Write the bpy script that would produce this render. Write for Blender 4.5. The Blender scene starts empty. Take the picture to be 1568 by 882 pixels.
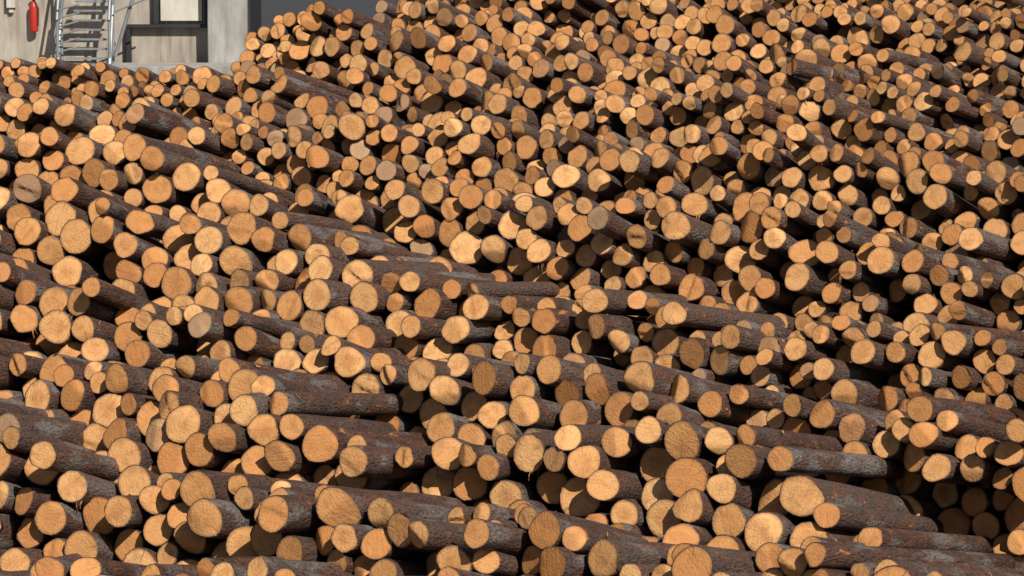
import bpy, bmesh, math, random
import numpy as np
from mathutils import Vector
rng = np.random.default_rng(31)
random.seed(5)
R = math.radians
scene = bpy.context.scene

# ------------------------------------------------------------ node helpers
def new_mat(name):
    m = bpy.data.materials.new(name); m.use_nodes = True
    nt = m.node_tree; nt.nodes.clear()
    out = nt.nodes.new('ShaderNodeOutputMaterial')
    b = nt.nodes.new('ShaderNodeBsdfPrincipled')
    nt.links.new(b.outputs[0], out.inputs[0])
    return m, nt, b
class G:
    def __init__(s, nt): s.nt = nt
    def n(s, t, **k):
        nd = s.nt.nodes.new(t)
        for a, v in k.items(): setattr(nd, a, v)
        return nd
    def set(s, sock, v):
        if isinstance(v, bpy.types.NodeSocket): s.nt.links.new(v, sock)
        else: sock.default_value = v
    def math(s, op, a, b=0.0, c=0.0, clamp=False):
        nd = s.n('ShaderNodeMath', operation=op, use_clamp=clamp)
        s.set(nd.inputs[0], a); s.set(nd.inputs[1], b); s.set(nd.inputs[2], c); return nd.outputs[0]
    def vmath(s, op, a, b=(0, 0, 0)):
        nd = s.n('ShaderNodeVectorMath', operation=op)
        s.set(nd.inputs[0], a); s.set(nd.inputs[1], b); return nd.outputs[0]
    def noise(s, vec, scale, detail=3, rough=.55):
        nd = s.n('ShaderNodeTexNoise'); s.set(nd.inputs['Vector'], vec)
        nd.inputs['Scale'].default_value = scale; nd.inputs['Detail'].default_value = detail
        nd.inputs['Roughness'].default_value = rough; return nd.outputs[0]
    def ramp(s, f, a, b, lo=0.0, hi=1.0):
        nd = s.n('ShaderNodeMapRange'); nd.clamp = True
        s.set(nd.inputs[0], f); nd.inputs[1].default_value = a; nd.inputs[2].default_value = b
        nd.inputs[3].default_value = lo; nd.inputs[4].default_value = hi; return nd.outputs[0]
    def mix(s, f, a, b, mode='MIX'):
        nd = s.n('ShaderNodeMix', data_type='RGBA', blend_type=mode)
        s.set(nd.inputs[0], f)
        s.set(nd.inputs[6], a if isinstance(a, bpy.types.NodeSocket) else (*a, 1))
        s.set(nd.inputs[7], b if isinstance(b, bpy.types.NodeSocket) else (*b, 1))
        return nd.outputs[2]
    def bump(s, h, dist, strength, bsdf):
        nd = s.n('ShaderNodeBump'); s.set(nd.inputs['Height'], h)
        nd.inputs['Distance'].default_value = dist; nd.inputs['Strength'].default_value = strength
        s.nt.links.new(nd.outputs[0], bsdf.inputs['Normal'])

# ------------------------------------------------------------ wood end
m_end, nt, b = new_mat('cut_wood'); g = G(nt)
lc = g.n('ShaderNodeAttribute', attribute_name='lc').outputs['Vector']
ra = g.n('ShaderNodeAttribute', attribute_name='rnd')
rs = g.n('ShaderNodeSeparateColor'); nt.links.new(ra.outputs['Color'], rs.inputs[0])
r1, r2, r3 = rs.outputs[0], rs.outputs[1], rs.outputs[2]
rho = ra.outputs['Alpha']
offv = g.n('ShaderNodeCombineXYZ'); g.set(offv.inputs[0], g.math('MULTIPLY', r1, 37.)); g.set(offv.inputs[1], g.math('MULTIPLY', r2, 53.)); g.set(offv.inputs[2], g.math('MULTIPLY', r3, 71.))
off = offv.outputs[0]
p = g.vmath('ADD', lc, off)
nz1 = g.noise(p, 9, 3)
nz2 = g.noise(p, 45, 4, .65)
st_rot = g.n('ShaderNodeVectorRotate', rotation_type='Z_AXIS'); g.set(st_rot.inputs['Vector'], lc); g.set(st_rot.inputs['Angle'], g.math('MULTIPLY', r2, 6.28))
st = g.noise(g.vmath('ADD', g.vmath('MULTIPLY', st_rot.outputs[0], (50, 6, 6)), off), 1, 3)
rr = g.math('ADD', rho, g.math('MULTIPLY', g.math('SUBTRACT', nz1, .5), .25))
ring = g.math('SINE', g.math('MULTIPLY', rr, 31.))
base = g.mix(g.ramp(r1, 0, 1), (.64, .295, .100), (.81, .455, .19))
base = g.mix(g.ramp(r2, .45, 1, 0, .9), base, (.55, .225, .068))
heart = g.math('MULTIPLY', g.ramp(rr, .62, .38), g.ramp(r3, .2, .8, 0, .5))
base = g.mix(heart, base, (.58, .24, .08))
base = g.mix(g.math('MULTIPLY', g.ramp(nz1, .48, .7), .6), base, (.40, .17, .058))
base = g.mix(g.ramp(ring, .1, 1, 0, .10), base, (.36, .16, .06))
base = g.mix(g.math('MULTIPLY', g.ramp(st, .52, .74), g.ramp(r1, 0, 1, .1, .42)), base, (.32, .14, .052))
base = g.mix(g.ramp(st, .44, .3, 0, .18), base, (.86, .56, .29))
base = g.mix(g.ramp(nz2, .55, .73, 0, .5), base, (.26, .118, .052))
base = g.mix(g.ramp(rho, .80, .96, 0, .65), base, (.28, .13, .053))
base = g.mix(g.ramp(r3, .95, .98, 0, .65), base, (.30, .21, .145))
ang = g.n('ShaderNodeVectorMath', operation='NORMALIZE'); g.set(ang.inputs[0], g.vmath('MULTIPLY', lc, (1, 1, 0)))
ck = g.noise(g.vmath('ADD', g.vmath('MULTIPLY', ang.outputs[0], (9, 9, 9)), off), 1, 1)
ckf = g.math('MULTIPLY', g.ramp(ck, .69, .72), g.ramp(rho, .1, .3))
base = g.mix(g.math('MULTIPLY', ckf, .55), base, (.12, .06, .03))
nt.links.new(base, b.inputs['Base Color']); b.inputs['Roughness'].default_value = .75
b.inputs['Specular IOR Level'].default_value = .25
g.bump(g.math('ADD', g.math('MULTIPLY', st, .5), nz2), .016, .6, b)

# ------------------------------------------------------------ bark
m_bark, nt, b = new_mat('pine_bark'); g = G(nt)
lc = g.n('ShaderNodeAttribute', attribute_name='lc').outputs['Vector']
ra = g.n('ShaderNodeAttribute', attribute_name='rnd')
rs = g.n('ShaderNodeSeparateColor'); nt.links.new(ra.outputs['Color'], rs.inputs[0])
r1, r2, r3 = rs.outputs[0], rs.outputs[1], rs.outputs[2]
offv = g.n('ShaderNodeCombineXYZ'); g.set(offv.inputs[0], g.math('MULTIPLY', r1, 37.)); g.set(offv.inputs[1], g.math('MULTIPLY', r2, 53.)); g.set(offv.inputs[2], g.math('MULTIPLY', r3, 71.))
p = g.vmath('ADD', g.vmath('MULTIPLY', lc, (1, 1, .35)), offv.outputs[0])
a1 = g.noise(p, 10, 4, .6); a2 = g.noise(p, 55, 4, .7); a3 = g.noise(p, 4, 3)
vo = g.n('ShaderNodeTexVoronoi'); g.set(vo.inputs['Vector'], p); vo.inputs['Scale'].default_value = 38
base = g.mix(r1, (.080, .040, .029), (.120, .084, .070))
base = g.mix(g.ramp(a1, .46, .6, 0, .75), base, (.18, .078, .043))
base = g.mix(g.math('MULTIPLY', g.ramp(a3, .51, .61), g.ramp(r3, .1, .8, .2, .95)), base, (.22, .195, .18))
base = g.mix(g.ramp(a2, .5, .36, 0, .85), base, (.022, .013, .010))
base = g.mix(g.math('MULTIPLY', g.ramp(a2, .64, .70), g.ramp(a3, .52, .44)), base, (.52, .24, .09))
base = g.mix(g.math('MULTIPLY', g.ramp(a1, .65, .68), g.ramp(r2, .3, .8)), base, (.50, .215, .08))
nt.links.new(base, b.inputs['Base Color']); b.inputs['Roughness'].default_value = .85
b.inputs['Specular IOR Level'].default_value = .3
g.bump(g.math('ADD', g.math('MULTIPLY', vo.outputs[0], .8), g.math('MULTIPLY', a2, 1.2)), .03, .9, b)

# ------------------------------------------------------------ smooth noise
class N1:
    def __init__(s, scale, amp):
        s.k = rng.normal(size=14) / scale; s.ph = rng.uniform(0, 6.28, 14); s.amp = amp * math.sqrt(2 / 14)
    def __call__(s, u): return s.amp * np.cos(np.outer(np.atleast_1d(u), s.k) * 1.6 + s.ph).sum(1)
class N2:
    def __init__(s, scale, amp):
        s.k = rng.normal(size=(24, 2)) / scale; s.ph = rng.uniform(0, 6.28, 24); s.amp = amp * math.sqrt(2 / 24)
    def __call__(s, x, y): return s.amp * np.cos(np.outer(x, s.k[:, 0]) + np.outer(y, s.k[:, 1]) + s.ph).sum(1)

CAMZ = 8.5
PITCH = 7.0
ZY = [10, 19, 21.5, 23.5, 25.5, 28, 31.5, 34.5, 37.5, 41, 44.5, 48.5, 52.5, 57, 70]
ZV = [2.3, 2.8, 3.08, 3.31, 3.57, 4.02, 4.89, 5.57, 5.98, 6.36, 6.67, 7.0, 7.35, 7.7, 8.5]
def Ztop(x, y):
    z = np.interp(y, ZY, ZV)
    left = np.clip((-x - 3.9) / .8, 0, 1) * np.clip((y - 38) / 9, 0, 1)
    mid = np.clip((-x - 1.6) / .8, 0, 1) * np.clip((y - 45) / 4, 0, 1)
    return z - .66 * left - .04 * mid
rad_noise = N2(2.2, .012)
prot_noise = N2(1.1, .26)

rows = []   # d0, yaw, tilt
d = 16.4
while d < 68:
    rows.append((d, 22.5 + rng.uniform(-1.5, 2.5) + (3 if d < 27 or d > 36 else 0), float(np.interp(d, [20, 30, 45], [12.6, 13.2, 13.4]))))
    d += np.interp(d, [20, 28, 34, 50], [1.9, 2.6, 3.2, 3.9])
CL = np.array([.096, .107, .118, .130, .142, .155, .169, .185])
CW = np.array([.02, .06, .14, .24, .27, .17, .07, .03]); CW /= CW.sum()
C = []; A = []; RAD = []; LEN = []
for d0, yaw, tilt in rows:
    Y = R(yaw); eu = np.array([math.cos(Y), -math.sin(Y)])
    half = .176 * d0 + 2.0
    us = np.arange(-(half + 2.5) / math.cos(Y), (half + 1.) / math.cos(Y), .035)
    X = us * eu[0]; YY = d0 + us * eu[1]
    calm = 1 - .8 * ((X < -3.4) & (YY > 41))
    top = Ztop(X, YY) + (N1(2.4, .19)(us) + N1(.7, .08)(us)) * calm
    depth = 2.2 if d0 > 27 else 1.8
    base = top - depth + rng.uniform(0, .2)
    ok = np.ones(len(us), bool)
    ok &= ~((X < -2.0) & (YY > 52.)); ok &= ~((X < -4.3) & (YY > 50.5))
    H = np.stack([base + r for r in CL])
    yn = N1(3.5, R(3.5)); tn = N1(3.5, R(1.5))
    cnt = 0
    bias = float(np.interp(d0, [20, 30, 40, 55], [1.2, .5, -.2, -.6]))
    while cnt < 2500:
        ci = rng.choice(len(CL), p=CW)
        ci = int(np.clip(ci + math.floor(bias + rng.random()), 0, len(CL) - 1)); r = CL[ci]; h = H[ci]
        rel = np.where(ok & (h + r * .6 < top), h - base + rng.normal(0, .02, len(h)), 9e9)
        i = int(np.argmin(rel))
        if rel[i] > 1e9:
            ci = 1; r = CL[ci]; h = H[ci]
            rel = np.where(ok & (h < top), h - base, 9e9); i = int(np.argmin(rel))
            if rel[i] > 1e9: break
        mean_shift = rad_noise(X[i:i+1], YY[i:i+1])[0]
        cj = int(np.clip(ci + round(mean_shift / .012), 0, len(CL) - 1))
        if H[cj][i] < top[i] + .05: ci = cj; r = CL[ci]; h = H[ci]
        z = h[i]; u = us[i]
        for c, rc in enumerate(CL):
            dd = (rc + r) ** 2 - (us - u) ** 2
            m = dd > 0
            H[c][m] = np.maximum(H[c][m], z + np.sqrt(dd[m]))
        cnt += 1
        below = top[i] - z
        o = -below * .46 + prot_noise(np.array([X[i] + YY[i] * .3]), np.array([z * 2.5 + d0 * 3]))[0] + rng.normal(0, .15)
        q = rng.random()
        if q < .06: o -= rng.uniform(.2, .6)
        elif q < .19: o += rng.uniform(.2, .6)
        crest = below < .3
        fan = .8 * math.atan2(X[i], YY[i])
        yw = Y + fan + yn(u)[0] + rng.normal(0, R(2.8 if crest else 1.8))
        tl = R(tilt) + tn(u)[0] + rng.normal(0, R(1.5 if crest else 1.2))
        a = np.array([math.sin(yw) * math.cos(tl), math.cos(yw) * math.cos(tl), -math.sin(tl)])
        yf = Y + fan
        a0 = np.array([math.sin(yf) * math.cos(R(tilt)), math.cos(yf) * math.cos(R(tilt)), -math.sin(R(tilt))])
        C.append(np.array([X[i], YY[i], z]) + a0 * o); A.append(a)
        RAD.append(r * rng.uniform(.93, 1.01)); LEN.append(rng.choice([3.6, 4.3, 4.9]) + rng.normal(0, .1))
C = np.array(C); A = np.array(A); RAD = np.array(RAD); LEN = np.array(LEN)
L = len(C)

def build_logs(name, C, A, RAD, LEN):
    L = len(C); NS = 20
    th = np.linspace(0, 2 * np.pi, NS, endpoint=False)[None, :] + rng.uniform(0, 6.28, (L, 1))
    e1 = np.cross(A, np.array([0, 0, 1.])); e1 /= np.linalg.norm(e1, axis=1)[:, None]
    e2 = np.cross(e1, A)
    shp = 1 + np.abs(rng.normal(0, .035, (L, 1))) * np.cos(2 * th + rng.uniform(0, 6.28, (L, 1))) \
        + rng.normal(0, .026, (L, 1)) * np.cos(3 * th + rng.uniform(0, 6.28, (L, 1))) \
        + rng.normal(0, .020, (L, 1)) * np.cos(5 * th + rng.uniform(0, 6.28, (L, 1))) + rng.normal(0, .012, (L, NS))
    ux, uy = np.cos(th), np.sin(th)
    al = rng.uniform(0, 6.28, (L, 1)); tx = rng.normal(0, .18, (L, 1)); ty = rng.normal(0, .18, (L, 1))
    bb = rng.uniform(.0, .75, (L, 1)) * RAD[:, None]
    kk = np.where(rng.random((L, 1)) < .5, rng.uniform(.3, 1.1, (L, 1)), 0)
    kstep = np.where(rng.random((L, 1)) < .3, rng.uniform(.01, .04, (L, 1)), 0)
    al2 = rng.uniform(0, 6.28, (L, 1)); b2 = rng.uniform(-.3, .6, (L, 1)) * RAD[:, None]
    def cut(x, y):
        d = x * np.cos(al) + y * np.sin(al) - bb
        d2 = x * np.cos(al2) + y * np.sin(al2) - b2
        return tx * x + ty * y + kk * np.maximum(0, d) + kstep * np.clip(d2 / .02, 0, 1)
    V = []; LC = []; RH = []
    def ring(rad, s, lcs, rho, bow=0.):
        x = rad * ux; y = rad * uy
        pos = C[:, None, :] + x[..., None] * e1[:, None, :] + (y + bow)[..., None] * e2[:, None, :] + s[..., None] * A[:, None, :]
        V.append(pos); LC.append(np.stack([x, y, lcs + 0 * x], -1)); RH.append(np.full((L, NS), rho))
    rr = RAD[:, None] * shp
    swell = rng.uniform(0, .14, (L, 1)) * (rng.random((L, 1)) < .5)
    bowa = rng.normal(0, .035, (L, 1))
    z0 = np.zeros((L, NS))
    fr = [.18, .42, .66, .86, .945]
    for f in fr:
        x = f * rr * (1 + swell) * ux; y = f * rr * (1 + swell) * uy
        ring(f * rr * (1 + swell), cut(x, y), z0, f)
    edge = rng.normal(0, .005, (L, NS))
    for f in (.945, .995):
        R_ = f * rr * (1 + swell); ring(R_, cut(R_ * ux, R_ * uy) - .0 + (edge if f > .95 else 0), z0 - .01, f)
    S = [.02, .09, .25, .55, 1.0, 1.6, 2.6]
    ce = cut(rr * ux, rr * uy)
    for j, s in enumerate(S + [None]):
        s_ = LEN[:, None] + z0 if s is None else s + z0
        tp = (1 - .018 * s_) * (1 + swell * np.exp(-s_ / .35)) * (1 + rng.normal(0, .014, (L, NS)))
        ss = s_ + ce * np.exp(-s_ / .3) * (1 if s is not None else 0)
        ring(rr * tp, ss, s_, 1.0, bow=bowa * np.sin(np.pi * s_ / LEN[:, None]))
    NR = len(V)
    V = np.stack(V, 1); LC = np.stack(LC, 1); RH = np.stack(RH, 1)
    c0 = C + A * cut(np.zeros((L, 1)), np.zeros((L, 1)))
    c1 = C + A * LEN[:, None]
    VV = np.concatenate([V.reshape(L, NR * NS, 3), c0[:, None], c1[:, None]], 1)
    LL = np.concatenate([LC.reshape(L, NR * NS, 3), np.zeros((L, 2, 3))], 1)
    RR = np.concatenate([RH.reshape(L, NR * NS), np.zeros((L, 2))], 1)
    PV = NR * NS + 2
    i = np.arange(NS); j = (i + 1) % NS
    quads = []; mats = []
    for k in range(NR - 1):
        if k == 4: continue
        quads.append(np.stack([k * NS + i, k * NS + j, (k + 1) * NS + j, (k + 1) * NS + i], 1)); mats += [0 if k < 4 else 1] * NS
    Q = np.concatenate(quads)
    T = np.concatenate([np.stack([NR * NS + 0 * i, j, i], 1), np.stack([NR * NS + 1 + 0 * i, (NR - 1) * NS + i, (NR - 1) * NS + j], 1)])
    offs = (np.arange(L) * PV)
    Qa = (Q[None] + offs[:, None, None]).reshape(-1, 4)[:, ::-1]; Ta = (T[None] + offs[:, None, None]).reshape(-1, 3)[:, ::-1]
    nq, ntr = len(Qa), len(Ta)
    me = bpy.data.meshes.new(name)
    me.vertices.add(L * PV); me.vertices.foreach_set('co', VV.astype(np.float32).ravel())
    me.loops.add(nq * 4 + ntr * 3)
    me.loops.foreach_set('vertex_index', np.concatenate([Qa.ravel(), Ta.ravel()]).astype(np.int32))
    me.polygons.add(nq + ntr)
    me.polygons.foreach_set('loop_start', np.concatenate([np.arange(nq) * 4, nq * 4 + np.arange(ntr) * 3]).astype(np.int32))
    mi = np.concatenate([np.tile(np.array(mats), L), np.zeros(ntr)]).astype(np.int32)
    me.polygons.foreach_set('material_index', mi)
    me.polygons.foreach_set('use_smooth', np.ones(nq + ntr, bool))
    me.update(calc_edges=True)
    at = me.attributes.new('lc', 'FLOAT_VECTOR', 'POINT'); at.data.foreach_set('vector', LL.astype(np.float32).ravel())
    rn = np.repeat(rng.random((L, 1, 3)), PV, 1)
    at = me.attributes.new('rnd', 'FLOAT_COLOR', 'POINT'); at.data.foreach_set('color', np.concatenate([rn, RR[..., None]], 2).astype(np.float32).ravel())
    me.materials.append(m_end); me.materials.append(m_bark)
    ob = bpy.data.objects.new(name, me); scene.collection.objects.link(ob)
    return ob
build_logs('log_pile', C, A, RAD, LEN)

# ------------------------------------------------------------ building materials + debris
def simple(name, col, rough=.7, metal=0., var=.25, scale=3., bumpd=0., stain=0.):
    m, nt, b = new_mat(name); g = G(nt)
    tc = g.n('ShaderNodeTexCoord').outputs['Object']
    n1 = g.noise(g.vmath('MULTIPLY', tc, (1, 1, .35)), scale, 6, .6)
    c = g.mix(g.ramp(n1, .35, .7), tuple(x * (1 - var) for x in col), col)
    if stain: c = g.mix(g.ramp(g.noise(g.vmath('MULTIPLY', tc, (7, 7, .8)), 1, 4), .5, .7, 0, stain), c, (.16, .12, .085))
    nt.links.new(c, b.inputs['Base Color']); b.inputs['Roughness'].default_value = rough; b.inputs['Metallic'].default_value = metal
    if bumpd: g.bump(g.noise(tc, 30, 4), bumpd, .5, b)
    return m
M_con = simple('concrete', (.50, .44, .37), .9, 0, .35, 2.5, .01, .5)
M_con2 = simple('pale_concrete', (.46, .45, .42), .9, 0, .4, 3, .01, .4)
M_steel = simple('galvanised_steel', (.34, .36, .38), .5, .4, .3, 8)
M_dark = simple('dark_steel_and_shade', (.035, .035, .04), .6, .2, .3, 5)  # steel on the roof, painted-in shade at the wall panel and pillar side
M_white = simple('white_paint', (.66, .62, .53), .6, 0, .25, 4, 0, .25)
M_red = simple('red_paint', (.50, .03, .02), .4, 0, .2, 8)
M_black = simple('black_rubber', (.02, .02, .02), .6)
M_chip = simple('splinter_wood', (.55, .27, .10), .8, 0, .5, 20)
M_flake = simple('bark_flake', (.16, .075, .045), .9, 0, .6, 20)

vs = []; fs = []; mi = []
def strip(pts, wv, mat):
    n0 = len(vs)
    for k, p_ in enumerate(pts):
        f = 1 - .6 * abs(k / (len(pts) - 1) - .4)
        vs.append(tuple(p_ - wv * f)); vs.append(tuple(p_ + wv * f))
    for k in range(len(pts) - 1):
        fs.append((n0 + 2 * k, n0 + 2 * k + 1, n0 + 2 * k + 3, n0 + 2 * k + 2)); mi.append(mat)
up = np.array([0, 0, 1.])
for i in rng.integers(0, L, 6500):
    a = A[i]; s1 = np.cross(a, up); s1 /= np.linalg.norm(s1); s2 = np.cross(s1, a)
    t = rng.uniform(-1.1, 1.1); nrm = math.sin(t) * s1 + math.cos(t) * s2
    s = rng.uniform(.02, 1.4)
    p0 = C[i] + a * s + nrm * (RAD[i] * 1.01 + .004)
    dr = rng.normal(size=3); dr -= nrm * dr.dot(nrm) * .95; dr /= np.linalg.norm(dr)
    ln = rng.uniform(.02, .11); wd = rng.uniform(.004, .018)
    sd = np.cross(dr, nrm); sd /= np.linalg.norm(sd)
    lift = rng.uniform(0, .014)
    strip([p0 - dr * ln / 2 + nrm * lift, p0, p0 + dr * ln / 2 + nrm * lift * rng.uniform(0, 1.5)], sd * wd, int(rng.random() < .6))
for i in rng.integers(0, L, 260):     # torn bark fringes hanging from the cut ends
    a = A[i]; s1 = np.cross(a, up); s1 /= np.linalg.norm(s1); s2 = np.cross(s1, a)
    t0 = rng.uniform(2.2, 4.1)
    for q in range(rng.integers(2, 6)):
        t = t0 + rng.normal(0, .35); nrm = math.sin(t) * s1 + math.cos(t) * s2
        p0 = C[i] + a * rng.uniform(-.01, .04) + nrm * RAD[i]
        ln = rng.uniform(.03, .12); j1 = rng.normal(0, .01, 3)
        strip([p0, p0 - up * ln * .5 + j1 - a * .02, p0 - up * ln + j1 * 2], s1 * rng.uniform(.003, .008), int(rng.random() < .5))
me = bpy.data.meshes.new('bark_debris'); me.from_pydata(vs, [], fs)
me.materials.append(M_chip); me.materials.append(M_flake); me.polygons.foreach_set('material_index', mi)
scene.collection.objects.link(bpy.data.objects.new('bark_debris', me))

# ------------------------------------------------------------ ground (rises to the yard behind the pile)
m, nt, b = new_mat('asphalt'); g = G(nt)
tc = g.n('ShaderNodeTexCoord').outputs['Object']
c = g.mix(g.noise(tc, .3, 5), (.030, .032, .038), (.055, .055, .060)); c = g.mix(g.ramp(g.noise(tc, 9, 4), .5, .8, 0, .4), c, (.09, .07, .055))
nt.links.new(c, b.inputs['Base Color']); b.inputs['Roughness'].default_value = .9
gy = [-3000, -50, 10, 22, 32, 45, 54, 60, 90, 3000]; gz = [0, 0, .6, 1.2, 2.2, 4.0, 4.9, 5.1, 5.1, 5.1]
vs = []; fs = []
for y, z in zip(gy, gz): vs += [(-3000, y, z), (3000, y, z)]
for k in range(len(gy) - 1): fs.append((2 * k, 2 * k + 1, 2 * k + 3, 2 * k + 2))
me = bpy.data.meshes.new('ground'); me.from_pydata(vs, [], fs)
me.materials.append(m); scene.collection.objects.link(bpy.data.objects.new('ground', me))

# ------------------------------------------------------------ building
DZ = 2.62
def boxes(name, lst, mat, parent=None, bevel=.006):
    bm = bmesh.new()
    for (x0, x1, y0, y1, z0, z1) in lst:
        r = bmesh.ops.create_cube(bm, size=1)
        for v in r['verts']:
            v.co.x = x0 + (v.co.x + .5) * (x1 - x0); v.co.y = y0 + (v.co.y + .5) * (y1 - y0); v.co.z = DZ + z0 + (v.co.z + .5) * (z1 - z0)
    if bevel: bmesh.ops.bevel(bm, geom=bm.edges[:], offset=bevel, segments=1, affect='EDGES')
    me = bpy.data.meshes.new(name); bm.to_mesh(me); bm.free(); me.materials.append(mat)
    ob = bpy.data.objects.new(name, me); scene.collection.objects.link(ob)
    if parent: ob.parent = parent
    return ob
def tubes(name, segs, mat, parent=None):
    bm = bmesh.new()
    for p0, p1, r in segs:
        p0 = Vector(p0) + Vector((0, 0, DZ)); p1 = Vector(p1) + Vector((0, 0, DZ)); d = p1 - p0
        q = d.to_track_quat('Z', 'Y').to_matrix().to_4x4(); q.translation = (p0 + p1) / 2
        bmesh.ops.create_cone(bm, cap_ends=True, segments=10, radius1=r, radius2=r, depth=d.length, matrix=q)
    me = bpy.data.meshes.new(name); bm.to_mesh(me); bm.free(); me.materials.append(mat)
    ob = bpy.data.objects.new(name, me); scene.collection.objects.link(ob)
    if parent: ob.parent = parent
    return ob
bld = bpy.data.objects.new('concrete_building', None); scene.collection.objects.link(bld)
boxes('left_wall', [(-18, -9.35, 60, 64, 0, 8)], M_con, bld)
boxes('middle_wall', [(-9.35, -6.26, 60.5, 64, 0, 8)], M_con, bld)
boxes('pillar', [(-6.26, -5.45, 59.9, 62.9, 0, 8)], M_con2, bld, .02)
boxes('panel_shadow_bars', [(-8.0, -6.27, 60.3, 60.49, 3.90, 3.97), (-6.36, -6.27, 60.3, 60.49, 3.98, 8), (-7.42, -7.31, 60.3, 60.49, 3.98, 8),  # dark bars modelled in place of the shadow lines around the wall panel
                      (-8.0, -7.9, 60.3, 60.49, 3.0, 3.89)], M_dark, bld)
boxes('wall_panel', [(-7.28, -6.42, 60.38, 60.49, 4.04, 6.2)], M_white, bld)
boxes('pillar_side_shade', [(-5.448, -5.40, 60.2, 62.8, 2.3, 6.5)], M_dark, bld)  # dark slab over the pillar's right side, standing in for its shade
boxes('loading_dock', [(-18, -5.6, 58.2, 59.89, 0, 3.2)], M_con2, bld)
boxes('roof', [(-18.3, -5.2, 59.7, 64.3, 8, 8.3)], M_dark, bld)
stp = bpy.data.objects.new('steel_staircase', None); scene.collection.objects.link(stp)
tr = []
for k in range(9):
    tr.append((-9.05 + k * .02, -8.25 + k * .02, 59.0 + k * .1, 59.16 + k * .1, 3.3 + k * .19, 3.34 + k * .19))
boxes('treads', tr, M_steel, stp, .003)
sg = []
for x in (-9.2, -8.15):
    sg += [((x, 58.9, 3.2), (x, 60, 5.3), .045), ((x, 58.9, 4.1), (x, 60, 6.2), .03), ((x, 58.95, 3.2), (x, 58.95, 4.2), .03), ((x, 59.5, 3.2), (x, 59.5, 5.3), .03)]
for k in range(6):
    sg.append(((-9.2 , 58.95, 3.45 + .17 * k), (-8.75, 58.95, 3.45 + .17 * k + .12), .018))
sg += [((-8.1, 59.4, 3.35), (-7.7, 59.4, 4.6), .04), ((-8.1, 59.3, 4.25), (-7.2, 59.3, 4.62), .02), ((-9.35, 59.2, 3.3), (-9.1, 59.2, 4.6), .03)]
tubes('railings', sg, M_steel, stp)
ex = bpy.data.objects.new('fire_extinguisher', None); scene.collection.objects.link(ex)
def lathe(name, prof, cx, cy, cz, mat, parent):
    n = 20; vs = []; fs = []
    for r, z in prof:
        for k in range(n): t = 6.28318 * k / n; vs.append((cx + r * math.cos(t), cy + r * math.sin(t), DZ + cz + z))
    for a in range(len(prof) - 1):
        for k in range(n): fs.append((a * n + k, a * n + (k + 1) % n, (a + 1) * n + (k + 1) % n, (a + 1) * n + k))
    me = bpy.data.meshes.new(name); me.from_pydata(vs, [], fs); me.materials.append(mat)
    for p_ in me.polygons: p_.use_smooth = True
    ob = bpy.data.objects.new(name, me); scene.collection.objects.link(ob); ob.parent = parent
lathe('cylinder_body', [(0, 0), (.085, 0), (.09, .03), (.09, .5), (.075, .56), (.035, .6), (.03, .63), (0, .63)], -9.82, 59.85, 3.84, M_red, ex)
lathe('valve', [(0, .62), (.03, .62), (.03, .68), (.05, .69), (.05, .71), (0, .71)], -9.82, 59.85, 3.84, M_black, ex)
tubes('hose', [((-9.80, 59.8, 4.51), (-9.71, 59.78, 4.31), .012), ((-9.71, 59.78, 4.31), (-9.72, 59.78, 3.96), .012)], M_black, ex)
sgn = boxes('wall_lamp', [(-10.38, -10.20, 59.85, 59.99, 4.32, 4.75), (-10.34, -10.24, 59.9, 59.99, 4.22, 4.31)], M_white, None, .01)

# ------------------------------------------------------------ camera, light
cam = bpy.data.cameras.new('Camera'); co = bpy.data.objects.new('Camera', cam); scene.collection.objects.link(co)
co.location = (0, 0, CAMZ); co.rotation_euler = (R(90 - PITCH), 0, 0)
cam.sensor_width = 36; cam.lens = 18 / math.tan(R(10)); cam.clip_end = 5000; cam.clip_start = .5
scene.camera = co
ts = Vector((.36, -.69, .65)).normalized()
sun = bpy.data.lights.new('sun', 'SUN'); sun.energy = 5.0; sun.angle = R(.5); sun.color = (1, .94, .84)
so = bpy.data.objects.new('sun', sun); scene.collection.objects.link(so)
so.rotation_euler = ts.to_track_quat('Z', 'Y').to_euler()
w = bpy.data.worlds.new('World'); scene.world = w; w.use_nodes = True
nt = w.node_tree; bg = nt.nodes['Background']
sky = nt.nodes.new('ShaderNodeTexSky'); sky.sky_type = 'NISHITA'; sky.sun_disc = False
sky.sun_elevation = math.asin(ts.z); sky.sun_rotation = math.atan2(ts.x, ts.y)
nt.links.new(sky.outputs[0], bg.inputs[0]); bg.inputs[1].default_value = .05
scene.view_settings.view_transform = 'Standard'; scene.view_settings.look = 'None'; scene.view_settings.exposure = 0
